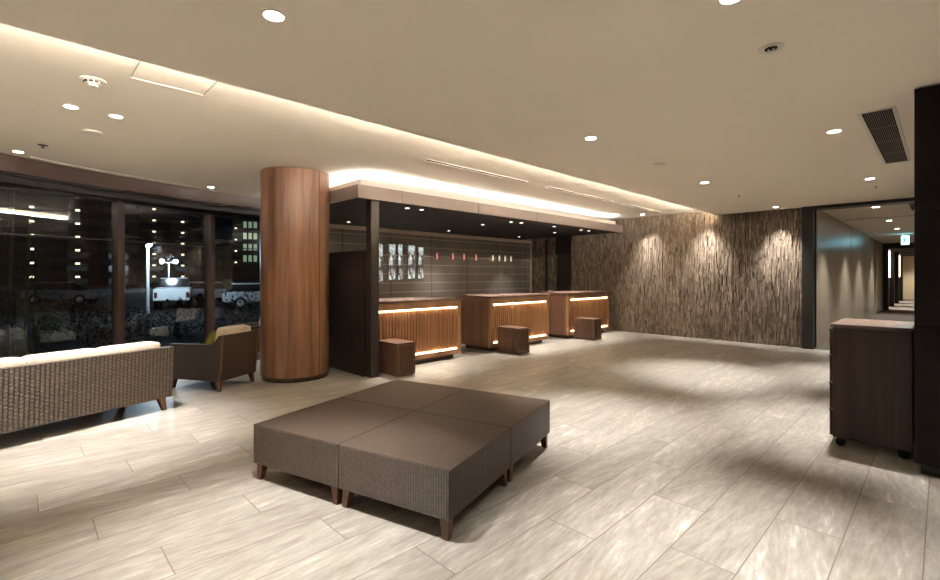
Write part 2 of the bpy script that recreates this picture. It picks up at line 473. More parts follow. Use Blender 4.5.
# ------------------------------------------------------------------ curved window wall
HC = [(-5.2, -2.95), (-6.1, -2.25), (-6.85, -1.40), (-7.32, -0.72), (-7.657, -0.141), (-7.979, 0.397), (-8.241, 1.054), (-8.541, 2.005), (-8.74, 3.05), (-8.80, 3.64)]
def dense(pts, n=6):
    """smooth curve through the points (Catmull-Rom)"""
    P = [Vector(p) for p in pts]; P = [2 * P[0] - P[1]] + P + [2 * P[-1] - P[-2]]
    out = []
    for i in range(1, len(P) - 2):
        for k in range(n):
            t = k / n
            a, b, c, d = P[i - 1:i + 3]
            out.append(0.5 * ((2 * b) + (c - a) * t + (2 * a - 5 * b + 4 * c - d) * t * t + (3 * b - a - 3 * c + d) * t ** 3))
    out.append(P[-2]); return out
HD = dense(HC)
def offs(pts, d):
    out = []
    for i, p in enumerate(pts):
        t = (pts[min(i + 1, len(pts) - 1)] - pts[max(i - 1, 0)]).normalized()
        n = Vector((-t.y, t.x))          # towards the outside (left of the direction of travel)
        out.append(p + n * d)
    return out
def band(m, pts, d0, d1, z0, z1):
    a, b = offs(pts, d0), offs(pts, d1)
    m.loft([[(p.x, p.y, z0), (q.x, q.y, z0), (q.x, q.y, z1), (p.x, p.y, z1)] for p, q in zip(a, b)])
    return m
struct(band(MB(), HD, 0.0, 0.05, 2.63, ZR).build('trim_9', M['header'], smooth=True), 'curved brown header band above the windows', 'trim')
m = band(MB(), HD, 0.05, 1.0, 2.60, ZR); band(m, HD, 0.10, 0.16, 2.52, 2.60)
struct(m.build('trim_10', M['black'], smooth=True), 'black recessed blind pocket under the header band', 'trim')
GD = offs(HD, 0.30)
def on_curve(y):
    for a, b in zip(GD, GD[1:]):
        if a.y <= y <= b.y: return a.lerp(b, (y - a.y) / (b.y - a.y))
    return GD[-1]
PTS = [Vector(p) for p in ((-6.30, -2.75), (-7.20, -1.75), (-8.07, -0.45), (-8.57, 1.08), (-9.22, 2.48), (-9.48, 3.60))]
m = band(MB(), [p for p in PTS], -0.07, 0.07, 2.49, 2.62)
struct(m.build('trim_11', M['black']), 'black head rail of the windows', 'trim')
m = band(MB(), [p for p in PTS], -0.07, 0.07, 0.0, 0.10)
struct(m.build('trim_12', M['black']), 'black sill rail of the windows', 'trim')
for k in range(len(PTS) - 1):
    a, b = PTS[k], PTS[k + 1]; t = (b - a).normalized(); n = Vector((-t.y, t.x))
    m = MB(); q = [a - n * 0.006, b - n * 0.006, b + n * 0.006, a + n * 0.006]
    m.prism([(p.x, p.y) for p in q], 0.10, 2.50)
    wo = struct(m.build('window_%d' % (k + 1), M['pane']), None, 'window')
    m = MB(); R = Matrix.Translation((b.x, b.y, 0)) @ Matrix.Rotation(math.atan2(t.y, t.x), 4, 'Z')
    m.box(-0.055, -0.002, -0.09, 0.08, 0.10, 2.50, 0.006, R); m.box(0.002, 0.055, -0.06, 0.08, 0.10, 2.50, 0.006, R)
    m.build('mullion', M['mullion'], wo)
    m = MB(); R = Matrix.Translation((a.x, a.y, 0)) @ Matrix.Rotation(math.atan2(t.y, t.x), 4, 'Z'); L = (b - a).length
    m.box(0.07, L - 0.07, -0.02, 0.02, 1.915, 1.93, 0, R)
    m.build('glazing_bar', M['black'], wo)
wl = ['window pane towards the back of the lobby', 'window pane beside the rear lounge', 'left window pane with the bamboo outside', 'middle window pane with the street lamps outside', 'right window pane beside the round column']
for k in range(5): bpy.data.objects['window_%d' % (k + 1)]['label'] = wl[k]

# ------------------------------------------------------------------ round wooden column
CX, CY, CR = -6.323, 2.781, 0.453
c = empty('wood_clad_column', 'round column clad in walnut veneer between lounge and reception', 'column', (CX, CY, 0))
def arc_panel(m, r0, r1, a0, a1, z0, z1, seg=40):
    lo = []
    for i in range(seg + 1):
        a = a0 + (a1 - a0) * i / seg; ca, sa = math.cos(a), math.sin(a)
        lo.append([(r0 * ca, r0 * sa, z0), (r1 * ca, r1 * sa, z0), (r1 * ca, r1 * sa, z1), (r0 * ca, r0 * sa, z1)])
    m.loft(lo); return m
for (a0, a1) in ((-29.2, 89.2), (90.8, 209.2), (210.8, 329.2)):
    sft = 47.6
    arc_panel(MB(), CR - 0.03, CR, math.radians(a0 + sft), math.radians(a1 + sft), 0.06, ZR - 0.012).build('veneer_panel', M['walnut'], c, smooth=True)
MB().lathe([(CR - 0.028, 0.0), (CR - 0.028, ZR - 0.004)], 48).build('core', M['rubber'], c, smooth=True)
MB().lathe([(CR - 0.018, 0.0), (CR - 0.018, 0.055)], 48).build('base_ring', M['walnut_dark'], c, smooth=True)

# ------------------------------------------------------------------ canopy over the desks
FX, FY0, FY1 = -5.35, 3.18, 10.35
cn = empty('reception_canopy', 'dark flat canopy with taupe fascia and lit upper edge over the desks', 'canopy', (FX, FY0, 0))
LX, LY = XB - FX, FY1 - FY0
ys = [0, 0.72, 2.25, 3.80, 5.35, 6.45, LY]
for a, b in zip(ys, ys[1:]):
    MB().box(-0.03, 0, a + 0.003, b - 0.003, 2.425, 2.60, 0.002).build('fascia_panel', M['fascia'], cn)
xs = [0, -1.3, -2.3, LX + 0.02]
for a, b in zip(xs, xs[1:]):
    MB().box(b + 0.003, a - (0.034 if a == 0 else 0.003), 0, 0.03, 2.425, 2.60, 0.002).build('fascia_panel', M['fascia'], cn)
MB().box(LX + 0.04, -0.034, 0.034, LY, 2.435, 2.58).build('roof_slab', M['soffit'], cn)
m = MB(); m.box(-0.22, -0.19, 0.16, LY, 2.58, 2.715); m.box(LX + 0.04, -0.22, 0.16, 0.19, 2.58, 2.715)
m.build('trough_edge', M['canopy_step'], cn)
m = MB(); m.box(-0.285, -0.27, 0.24, LY - 0.005, 2.684, 2.708); m.box(LX + 0.06, -0.285, 0.24, 0.255, 2.684, 2.708)
m.build('light_strip', M['led_trough'], cn, 'glowing light strip behind the upper edge')
m = MB(); m.box(-5.59 - FX, -5.465 - FX, 3.46 - FY0, 3.585 - FY0, 0, 2.436)
m.build('post', M['post'], cn, 'slim dark square post')

# slatted screen beside the post
p = empty('slatted_screen', 'tall black-brown slatted wooden screen beside the canopy post', 'screen', (-5.60, 3.47, 0))
m = MB()
for k in range(34): m.box(-1.36 + k * 0.0395, -1.36 + k * 0.0395 + 0.026, -0.045, 0.0, 0.04, 1.72)
m.build('slats', M['partition'], p)
MB().box(-1.38, -0.01, 0.0, 0.035, 0.0, 1.75).build('backing_board', M['partition'], p)
MB().box(-1.38, -0.01, -0.05, 0.0, 1.72, 1.75).build('top_rail', M['partition'], p)
MB().box(-1.38, -0.01, -0.045, 0.0, 0.0, 0.04).build('bottom_rail', M['black'], p)

# ------------------------------------------------------------------ reception desks
def desk(y, label):
    t = empty('reception_desk', label, 'desk', (-5.78, y, 0), 0, 'slatted reception desks')
    W, D = 1.78, 0.80
    MB().box(-D + .05, -0.10, 0.09, W - 0.09, 0.0, 0.075).build('plinth', M['walnut_dark'], t)
    m = MB(); m.box(-D, -0.062, 0, W, 0.075, 0.985)
    m.build('carcass', M['desk_side'], t)
    m = MB(); m.box(-0.062, 0, 0, 0.085, 0.075, 0.985); m.box(-0.062, 0, W - 0.085, W, 0.075, 0.985)
    m.box(-0.062, 0, 0.085, W - 0.085, 0.075, 0.155); m.box(-0.062, 0, 0.085, W - 0.085, 0.875, 0.985)
    m.build('front_frame', M['desk_wood'], t)
    m = MB(); n = 28; p = (W - 0.19) / n
    for k in range(n):
        m.box(-0.060, -0.018, 0.095 + k * p + 0.013, 0.095 + (k + 1) * p - 0.013, 0.174, 0.853)
    m.build('slat_front', M['desk_wood'], t)
    MB().box(-0.055, -0.008, 0.088, W - 0.088, 0.857, 0.871).build('light_strip', M['led_desk'], t, 'glowing strip above the slats')
    MB().box(-0.055, -0.008, 0.088, W - 0.088, 0.157, 0.170).build('light_strip', M['led_desk'], t, 'glowing strip below the slats')
    MB().box(-D - 0.02, 0.035, -0.02, W + 0.02, 0.985, 1.022, 0.003).build('worktop', M['desk_top'], t)
    return t
desk(3.66, 'nearest wooden reception desk, beside the dark canopy post')
desk(6.18, 'middle wooden reception desk of the row of three')
desk(8.70, 'farthest wooden reception desk, beside the stone wall')

def bag_stool(x, y, label):
    t = empty('slatted_stool', label, 'stool', (x, y, 0), 0, 'slatted block stools before the desks')
    W, D, H = 0.32, 0.50, 0.465
    m = MB(); m.box(-D, 0, 0, 0.022, 0.012, H - 0.025); m.box(-D, 0, W - 0.022, W, 0.012, H - 0.025)
    m.box(-D, -D + 0.02, 0.022, W - 0.022, 0.012, H - 0.025); m.box(-D, -0.02, 0.022, W - 0.022, 0.012, 0.04)
    m.build('side_panels', M['stool_wood'], t)
    m = MB(); m.box(-0.026, 0, 0.022, 0.045, 0.02, H - 0.025); m.box(-0.026, 0, W - 0.045, W - 0.022, 0.02, H - 0.025)
    m.box(-0.026, 0, 0.045, W - 0.045, 0.02, 0.06); m.box(-0.026, 0, 0.045, W - 0.045, H - 0.05, H - 0.025)
    m.build('front_frame', M['stool_wood'], t)
    m = MB()
    for k in range(6): m.box(-0.03, -0.006, 0.058 + k * 0.0365, 0.058 + k * 0.0365 + 0.015, 0.06, H - 0.05)
    m.build('slats', M['stool_wood'], t)
    MB().box(-D + 0.02, -0.055, 0.024, W - 0.024, 0.045, H - 0.03).build('dark_core', M['rubber'], t)
    MB().box(-D - 0.004, 0.006, -0.004, W + 0.004, H - 0.025, H, 0.003).build('top', M['stool_wood'], t)
    for a in (-D + .04, -0.05):
        for b in (0.04, W - 0.04): MB().cyl((a, b, 0), (a, b, 0.012), 0.015, seg=8).build('foot_pad', M['rubber'], t)
    return t
bag_stool(-5.235, 3.72, 'slatted wooden block stool before the nearest desk, beside the canopy post')
bag_stool(-5.24, 6.32, 'slatted wooden block stool before the middle desk')
bag_stool(-5.24, 8.85, 'slatted wooden block stool before the farthest desk')

# glowing panels and spots added in place of bright reflections in the glass wall
def glint_mat():
    t = NT('glint_glass', 0.3, 0.5)
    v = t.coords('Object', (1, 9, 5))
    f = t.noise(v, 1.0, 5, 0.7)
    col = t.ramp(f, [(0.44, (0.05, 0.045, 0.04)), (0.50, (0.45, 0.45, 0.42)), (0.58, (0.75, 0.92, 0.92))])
    t.color(col); t.lk(col, t.b.inputs['Emission Color']); t.b.inputs['Emission Strength'].default_value = 0.22  # blotchy emission imitates a bright reflection broken by dark shapes
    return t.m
M['art'] = glint_mat()
glint_l = ['leftmost', 'second', 'third', 'fourth', 'rightmost']
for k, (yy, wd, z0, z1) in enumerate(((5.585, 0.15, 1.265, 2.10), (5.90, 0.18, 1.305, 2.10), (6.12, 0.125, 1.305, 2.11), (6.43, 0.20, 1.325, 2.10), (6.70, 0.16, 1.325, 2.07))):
    t = empty('glint_panel', glint_l[k] + ' of the five narrow glowing panels added as reflections in the brown glass wall', 'art panel', (XB + 0.001, yy, z0), 0, 'narrow glowing panels added as reflections in the glass wall')
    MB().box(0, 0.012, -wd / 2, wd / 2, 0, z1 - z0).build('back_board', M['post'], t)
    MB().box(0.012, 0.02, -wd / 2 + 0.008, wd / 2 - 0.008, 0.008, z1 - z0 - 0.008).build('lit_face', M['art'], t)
M['pinkglow'] = emis('pink_glint', (1.0, 0.36, 0.27), 0.12)
M['amberglow'] = emis('pale_glint', (1.0, 0.88, 0.62), 0.14)
def glow_spot(y, z, mat, label, grp):  # added emissive spot, drawn in place of a small coloured reflection
    t = empty('glow_spot', label, 'glow spot', (XB, y, z), 0, grp)
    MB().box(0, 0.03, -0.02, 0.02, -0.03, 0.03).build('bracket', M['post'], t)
    MB().lathe([(0.010, -0.07), (0.022, -0.04), (0.022, 0.03), (0.010, 0.09)], 14, c=(0.062, 0)).build('glow_body', mat, t, smooth=True)
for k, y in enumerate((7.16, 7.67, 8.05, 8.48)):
    glow_spot(y, 1.86, M['pinkglow'], ('first', 'second', 'third', 'fourth')[k] + ' small rose glow from the left, added as a reflection in the glass wall', 'small rose glows added as reflections in the glass wall')
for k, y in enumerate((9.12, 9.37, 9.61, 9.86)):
    glow_spot(y, 1.86, M['amberglow'], ('first', 'second', 'third', 'fourth')[k] + ' small pale yellow glow from the left, added as a reflection in the glass wall', 'small pale glows added as reflections in the glass wall')

# ------------------------------------------------------------------ ottoman of four wicker modules
OA = math.atan2(1.634 - 1.206, -1.844 + 3.28)
ORG = Vector((-1.844, 1.634)); U = Vector((math.cos(OA), math.sin(OA))); V = Vector((-math.sin(OA), math.cos(OA)))
def ottoman_module():
    t = empty('ottoman', 'x', 'ottoman', (0, 0, 0), OA, 'square wicker ottomans pushed together')
    h = 0.3925
    MB().box(-h, h, -h, h, 0.112, 0.380, 0.006).build('woven_body', M['ottoman_weave'], t)
    for sx in (-1, 1):
        for sy in (-1, 1):
            MB().leg(sx * (h - 0.045), sy * (h - 0.045), 0, 0.118, 0.028, 0.017, sx * 0.012, sy * 0.012).build('leg', M['leg_wood'], t)
    return t
o0 = ottoman_module(); first = True
labs = {(0, 0): 'front ottoman module of the four, its corner nearest the camera', (1, 0): 'left ottoman module of the four, on the sofa side', (0, 1): 'right ottoman module of the four, on the cabinet side', (1, 1): 'rear ottoman module of the four, nearest the reception desks'}
for (i, j), lb in labs.items():
    o = o0 if first else copy_tree(o0); first = False
    c2 = ORG + U * (0.032 - 0.3925 - i * 0.795) + V * (-0.032 + 0.3925 + j * 0.795)
    o.location = (c2.x, c2.y, 0); relabel(o, lb)

# ------------------------------------------------------------------ lounge seating
def armchair(label, loc, rz, cushion='cream', wv='chair_weave', back_h=0.68, cush_h=0.755, grp='woven lounge armchairs by the windows'):
    t = empty('armchair', label, 'armchair', (loc[0], loc[1], 0), rz, grp)
    W = 0.61; zb = 0.125
    prof = [(0.385, zb), (0.385, 0.555), (-0.235, 0.565), (-0.30, 0.60), (-0.365, back_h), (-0.415, back_h), (-0.365, zb)]
    for s in (-1, 1):
        x0, x1 = (-W / 2, -W / 2 + 0.065) if s < 0 else (W / 2 - 0.065, W / 2)
        MB().prism(prof, x0, x1, 0).build('arm_side', M[wv], t)
    m = MB(); m.prism([(-0.365, zb), (-0.415, back_h), (-0.360, back_h), (-0.305, zb)], -W / 2 + 0.065, W / 2 - 0.065, 0)
    m.build('back_panel', M[wv], t)
    MB().box(-W / 2 + 0.065, W / 2 - 0.065, -0.305, 0.37, zb, 0.30, 0.004).build('seat_base', M[wv], t)
    for s in (-1, 1):
        m = MB(); m.prism([(-0.369, zb), (-0.419, back_h), (-0.407, back_h), (-0.357, zb)], s * (W / 2 - 0.010) - 0.013, s * (W / 2 - 0.010) + 0.013, 0)
        m.build('corner_piping', M['leg_wood'], t)
    MB().pillow(0, 0.05, 0.375, W - 0.14, 0.68, 0.16, p=7, pinch=0.1).build('seat_cushion', M[cushion], t, smooth=True)
    T = Matrix.Translation((0, -0.265, 0.44)) @ Matrix.Rotation(math.radians(9), 4, 'X')
    MB().pillow(0, 0, (cush_h - 0.44) / 2, W - 0.14, 0.15, cush_h - 0.44 + 0.02, p=9, pinch=0.12, T=T).build('back_cushion', M[cushion], t, smooth=True)
    for sx in (-1, 1):
        for y, dy in ((0.345, 0.015), (-0.325, -0.02)):
            MB().leg(sx * (W / 2 - 0.04), y, 0, zb + 0.004, 0.026, 0.015, sx * 0.01, dy).build('leg', M['leg_wood'], t)
    return t
A = armchair('dark woven armchair with cream back cushion and green pillow, right of the sofa', (-6.535, 1.81), math.radians(120))
T = Matrix.Rotation(math.radians(18), 4, 'X') @ Matrix.Rotation(math.radians(20), 4, 'Y')
g = MB().pillow(0, 0, 0, 0.30, 0.11, 0.25, p=3.2, pinch=0.55, T=T).build('throw_pillow', M['olive'], smooth=True)
rr = math.radians(120); lx, ly = -0.06, -0.075
g.location = (-6.535 + lx * math.cos(rr) - ly * math.sin(rr), 1.81 + lx * math.sin(rr) + ly * math.cos(rr), 0.572)
g.rotation_euler = (0, 0, rr)
tag(g, 'olive green throw pillow on the dark woven armchair', 'pillow')
armchair('cream cushioned armchair by the right window, half hidden behind the round column', (-8.36, 2.98), math.radians(197), 'cream')

# long sofa seen from behind: local x runs along the back, y is towards the windows
sd = Vector((-5.297 + 5.692, -0.098 - 1.133)).normalized()       # from right end to left end
srz = math.atan2(-sd.y, -sd.x)                                    # local +x points to the right end
t = empty('sofa', 'long brown woven sofa with cream cushions, its back to the camera', 'sofa', (-5.692, 1.133, 0), srz)
SL = 2.22; zb = 0.13; bh = 0.655
m = MB(); m.prism([(-0.02, zb), (-0.05, bh), (0.03, bh), (0.06, zb)], -SL, 0.03, 0)
m.build('back_panel', M['sofa_weave'], t)
for x0, x1 in ((-0.045, 0.03), (-SL, -SL + 0.075)):
    m = MB(); m.prism([(0.06, zb), (0.03, bh), (0.10, 0.60), (0.16, 0.56), (0.80, 0.54), (0.80, zb)], x0, x1, 0); m.build('arm_side', M['sofa_weave'], t)
MB().box(-SL + 0.075, -0.045, 0.06, 0.78, zb, 0.30, 0.004).build('seat_base', M['sofa_weave'], t)
n = 4; cw = (SL - 0.08) / n
for k in range(n):
    x = -0.04 - cw * (k + 0.5)
    MB().pillow(x, 0.45, 0.375, cw - 0.008, 0.68, 0.16, p=8, pinch=0.1).build('seat_cushion', M['cream'], t, smooth=True)
    MB().pillow(x, 0.125, 0.555, cw - 0.006, 0.17, 0.315, p=13, pinch=0.05).build('back_cushion', M['cream'], t, smooth=True)
for x in (-0.06, -SL + 0.06):
    for y, dy in ((0.03, -0.03), (0.74, 0.02)):
        MB().leg(x, y, 0, zb + 0.004, 0.034, 0.018, 0.02 if x > -0.1 else 0, dy).build('leg', M['leg_wood'], t)

# ------------------------------------------------------------------ chest of drawers and tall cabinet at the right
t = empty('drawer_chest', 'dark wooden drawer chest on castors beside the tall cabinet', 'chest of drawers', (-0.635, 4.80, 0))
CW, CDp = 0.475, 0.72
MB().box(0.0, CW, 0, CDp, 0.075, 0.975, 0.002).build('carcass', M['walnut_dark'], t)
MB().box(-0.015, CW, -0.006, CDp, 0.978, 1.003, 0.002).build('top', M['chest_top'], t)
for k in range(4):
    z0 = 0.085 + k * 0.222
    d = MB().box(-0.022, -0.002, 0.012, CDp - 0.012, z0, z0 + 0.205, 0.002).build('drawer', M['walnut_dark'], t)
    MB().box(-0.034, -0.022, 0.06, CDp - 0.06, z0 + 0.192, z0 + 0.204, 0.002).build('pull_edge', M['post'], d)
for x in (0.045, CW - 0.05):
    for y in (0.05, CDp - 0.06):
        cs = MB().cyl((x, y - 0.012, 0.034), (x, y + 0.012, 0.034), 0.034, seg=20).build('castor', M['rubber'], t, smooth=True)
        MB().box(x - 0.018, x + 0.018, y - 0.02, y + 0.02, 0.055, 0.078).build('fork', M['black'], cs)
t = empty('tall_cabinet', 'floor to ceiling black-brown wooden cabinet at the right edge', 'cabinet', (-0.141, 4.50, 0))
zz = [0.10, 1.045, 1.86, ZL - 0.01]
for a, b2 in zip(zz, zz[1:]):
    MB().box(0.0, 1.1, 0.0, 0.022, a + 0.003, b2 - 0.003, 0.002).build('door_panel', M['walnut_panel'], t)
MB().box(0.0, 1.1, 0.026, 0.95, 0.08, ZL - 0.006).build('carcass', M['walnut_panel'], t)
MB().box(0.03, 1.1, 0.08, 0.90, 0.0, 0.08).build('plinth', M['black'], t)

# ------------------------------------------------------------------ ceiling fittings
def downlight(x, y, z, label, r=0.048, power=DOWN_W, angle=58, grp='round recessed downlights in the lower ceiling', lens='lens', blend=0.95, tilt=None, color=WARM):
    t = empty('downlight', label, 'downlight', (x, y, z), 0, grp)
    MB().lathe([(r, 0.0), (r * 1.22, 0.0), (r * 1.20, -0.005), (r, -0.006)], 28, cap=False).loft([[(r * math.cos(2 * PI * i / 28), r * math.sin(2 * PI * i / 28), zz2) for i in range(28)] for zz2 in (0.0, -0.006)], False).build('trim_ring', M['white_trim'], t, smooth=True)
    MB().lathe([(r, -0.0005), (r, -0.003)], 28).build('lens', M[lens], t)
    if power: lamp('bulb', 'SPOT', power, color, t, (0, 0, -0.02), angle, blend, 0.045, tilt)
    return t
G1 = 'round recessed downlights in the lower ceiling'
downlight(-2.373, 0.93, ZL, 'large bright downlight in the lower ceiling near the cove edge, top left of centre')
downlight(-2.36, 3.93, ZL, 'downlight in the lower ceiling above the right rear of the ottomans')
downlight(-2.36, 6.95, ZL, 'downlight in the lower ceiling in front of the stone wall, third along the cove edge')
downlight(-0.70, 2.42, ZL, 'downlight cut by the top edge of the photo')
downlight(-0.695, 5.33, ZL, 'downlight in the lower ceiling left of the air grille')
downlight(-0.695, 8.28, ZL, 'downlight in the lower ceiling just before the corridor opening')
for x, y in ((-2.37, -2.07), (-0.70, -0.55), (1.0, 0.93), (1.0, 3.93), (1.0, -2.07)):
    downlight(x, y, ZL, 'downlight in the lower ceiling behind the camera', grp='downlights behind the camera')
G2 = 'wall washing downlights along the stone wall'
downlight(-2.25, 10.42, ZL, 'small downlight at the stone wall washing its right half', 0.045, WASH_W, 62, G2, 'lens', 1.0, (math.radians(20), 0, 0))
downlight(-3.62, 10.42, ZR, 'downlight above the middle of the stone wall inside the cove', 0.045, WASH_W, 62, G2, 'lens', 1.0, (math.radians(20), 0, 0))
downlight(-4.90, 10.42, ZR, 'downlight washing the left part of the stone wall', 0.045, WASH_W * 0.8, 62, G2, 'lens', 1.0, (math.radians(20), 0, 0))
G3 = 'downlights in the raised ceiling over the lounge'
downlight(-5.155, 0.325, ZR, 'left of the paired downlights above the sofa', 0.046, DOWN_W * 0.72, 62, G3)
downlight(-5.18, 0.634, ZR, 'right of the paired downlights above the sofa', 0.046, DOWN_W * 0.72, 62, G3)
downlight(-7.45, 0.01, ZR, 'downlight next to the curved header at the left edge', 0.046, DOWN_W * 0.35, 90, G3)
downlight(-8.255, 2.235, ZR, 'downlight next to the curved header left of the column', 0.046, DOWN_W * 0.35, 90, G3)
downlight(-6.2, -1.4, ZR, 'downlight in the raised ceiling beyond the left edge of the photo', 0.046, DOWN_W * 0.72, 62, G3)
downlight(-4.6, -1.6, ZR, 'downlight in the raised ceiling beyond the left edge of the photo', 0.046, DOWN_W * 0.72, 62, G3)
G4 = 'small downlights under the reception canopy'
ZS = 2.434
ORD = [(-5.72, 4.26, 'left of the front pair above the nearest desk'), (-5.70, 4.52, 'right of the front pair above the nearest desk'),
       (-5.80, 6.78, 'left of the front pair above the middle desk'), (-5.76, 7.04, 'right of the front pair above the middle desk'),
       (-5.70, 9.08, 'left of the front pair above the farthest desk'), (-5.70, 9.40, 'right of the front pair above the farthest desk'),
       (-6.5, 6.72, 'set back above the middle desk'), (-5.70, 8.05, 'between middle and farthest desk near the fascia'), (-6.5, 9.20, 'set back above the farthest desk'),
       (-7.95, 7.10, 'close to the middle of the glass wall'), (-7.85, 9.50, 'close to the right end of the glass wall'), (-7.98, 4.55, 'above the slatted screen near the glass wall')]
for x, y, d in ORD:
    front = x > -6.0
    downlight(x, y, ZS, 'small downlight under the canopy, ' + d, 0.034, CANOPY_W if front else CANOPY_W * 0.6, 78, G4, 'lens_small', 0.8, (0, math.radians(9), 0) if front else None)

def plate(name, label, cat, x, y, z, prof, mat, extra=None):
    t = empty(name, label, cat, (x, y, z))
    MB().lathe(prof, 28).build('cover_plate', mat, t, smooth=True)
    if extra: extra(t)
    return t
def det(t):
    m = MB()
    for k in range(10):
        a = 2 * PI * k / 10
        m.box(-0.012, 0.012, -0.004, 0.004, -0.028, -0.016, 0, Matrix.Rotation(a, 4, 'Z') @ Matrix.Translation((0, -0.052, 0)))
    m.build('vent_slots', M['dark_slot'], t)
    MB().lathe([(0.032, -0.030), (0.028, -0.048), (0.010, -0.050)], 24).build('sensor_dome', M['white_trim'], t, smooth=True)
plate('smoke_detector', 'domed smoke detector in the raised ceiling above the sofa', 'smoke detector', -4.344, 0.397, ZR, [(0.078, 0), (0.078, -0.010), (0.055, -0.014), (0.052, -0.030), (0.034, -0.034)], M['white_trim'], det)
def det2(t):
    MB().lathe([(0.032, -0.004), (0.032, -0.0065)], 24).build('recess', M['dark_slot'], t)
    m = MB(); m.cyl((-0.012, 0, -0.006), (-0.012, 0, -0.024), 0.006, seg=8); m.cyl((0.012, 0.004, -0.006), (0.012, 0.004, -0.026), 0.007, seg=8); m.cyl((0, 0, -0.024), (0, 0, -0.028), 0.02, seg=12)
    m.build('sprinkler_head', M['white_trim'], t)
plate('sprinkler', 'ceiling sprinkler with dark recess left of the top edge downlight', 'sprinkler', -0.697, 3.124, ZL, [(0.066, 0), (0.066, -0.004)], M['white_trim'], det2)
plate('ceiling_speaker', 'flat round beige disc in the lower ceiling above the ottomans', 'ceiling disc', -2.348, 5.423, ZL, [(0.070, 0), (0.068, -0.010), (0.05, -0.014)], M['white_trim'])
plate('ceiling_speaker', 'flat round beige disc in the raised ceiling right of the paired downlights', 'ceiling disc', -5.90, 0.531, ZR, [(0.085, 0), (0.083, -0.016), (0.06, -0.022)], M['white_trim'])
def spr(t):
    m = MB(); m.cyl((0, 0, -0.005), (0, 0, -0.030), 0.007, seg=8); m.cyl((0, 0, -0.030), (0, 0, -0.033), 0.016, seg=12)
    m.build('sprinkler_head', M['post'], t)
plate('sprinkler', 'small ceiling sprinkler in front of the stone wall', 'sprinkler', -2.334, 8.442, ZL, [(0.034, 0), (0.030, -0.006)], M['white_trim'], spr)
plate('sprinkler', 'small ceiling sprinkler behind the downlight nearest the corridor', 'sprinkler', -0.689, 9.036, ZL, [(0.034, 0), (0.030, -0.006)], M['white_trim'], spr)
plate('sprinkler', 'small ceiling sprinkler close to the curved window header', 'sprinkler', -6.89, 0.203, ZR, [(0.045, 0), (0.040, -0.006)], M['post'], spr)

t = empty('access_hatch', 'square flush access hatch in the raised ceiling beside the cove', 'hatch', (-3.905, 0.819, ZR), 0)
m = MB(); a, b2 = 0.185, 0.235
for x0, x1, y0, y1 in ((-a, a, -b2, -b2 + 0.003), (-a, a, b2 - 0.003, b2), (a - 0.003, a, -b2, b2)): m.box(x0, x1, y0, y1, -0.002, 0)
m.build('shadow_gap', M['dark_slot'], t)
MB().box(-a - 0.005, -a, -b2, b2, -0.004, 0).build('edge_lip', M['ceiling'], t)

def slot(y0, y1, label):
    t = empty('linear_diffuser', label, 'air slot', (-4.457, y0, ZR), 0, 'linear air slots in the raised ceiling')
    L = y1 - y0
    m = MB(); m.box(-0.055, -0.022, 0, L, -0.008, 0); m.box(0.030, 0.050, 0, L, -0.006, 0); m.box(-0.045, 0.045, -0.02, 0, -0.006, 0); m.box(-0.045, 0.045, L, L + 0.02, -0.006, 0)
    m.build('frame', M['white_trim'], t)
    MB().box(-0.022, 0.030, 0, L, -0.002, 0).build('slot', M['dark_slot'], t)
slot(3.60, 5.54, 'nearest linear air slot in the raised ceiling above the desks')
slot(6.10, 8.16, 'middle linear air slot in the raised ceiling')
slot(8.70, 10.37, 'farthest linear air slot, next to the stone wall')
t = empty('curved_diffuser', 'thin curved air slot in the ceiling following the window header', 'air slot', (0, 0, ZR))
CD = [p for p in offs(HD, -0.12) if 0.10 < p.y < 2.2]
band(MB(), CD, -0.030, -0.012, -0.010, 0).build('frame', M['white_trim'], t)
band(MB(), CD, 0.012, 0.022, -0.004, 0).build('frame', M['white_trim'], t)
band(MB(), CD, -0.012, 0.012, -0.002, 0).build('slot', M['dark_slot'], t)

def grille(x, y, z, w2, L, n, label):
    t = empty('air_grille', label, 'air grille', (x, y, z), 0)
    m = MB(); f = 0.025
    m.box(0, f, 0, L, -0.010, 0); m.box(w2 - f, w2, 0, L, -0.010, 0); m.box(f, w2 - f, 0, f, -0.010, 0); m.box(f, w2 - f, L - f, L, -0.010, 0)
    m.build('frame', M['white_trim'], t)
    MB().box(f, w2 - f, f, L - f, -0.0015, 0).build('dark_backing', M['dark_slot'], t)
    m = MB(); k = (w2 - 2 * f) / n
    for i in range(1, n): m.box(f + i * k - 0.0022, f + i * k + 0.0022, f, L - f, -0.009, -0.0016)
    for i in range(1, 4): m.box(f, w2 - f, L * i / 4 - 0.004, L * i / 4 + 0.004, -0.008, -0.0016)
    m.build('louvres', M['fascia'], t)
grille(-0.49, 4.87, ZL, 0.235, 2.44, 14, 'long louvred air grille in the lower ceiling beside the tall cabinet')
grille(-0.46, 11.55, ZL, 0.30, 1.4, 10, 'small louvred air grille in the corridor ceiling')
G5 = 'downlights in the corridor ceiling'
for k, (y, lb) in enumerate(((11.76, 'nearest downlight in the corridor ceiling'), (14.9, 'second downlight in the corridor ceiling'), (17.64, 'third downlight in the corridor ceiling, before the exit sign'), (21.2, 'downlight in the corridor ceiling behind the exit sign'), (27.0, 'downlight past the nearest corridor frame'), (30.4, 'downlight past the second corridor frame'), (33.6, 'downlight past the third corridor frame'), (36.6, 'downlight at the end of the corridor'))):
    downlight(-0.90, y, ZL, lb, 0.055, 80 if y < 24 else (240 if y < 36 else 90), 95 if y < 24 else (62 if y < 36 else 120), G5, 'lens', 0.7)
wk = [(11.5, 'first'), (13.3, 'second'), (16.5, 'third'), (18.4, 'fourth')]
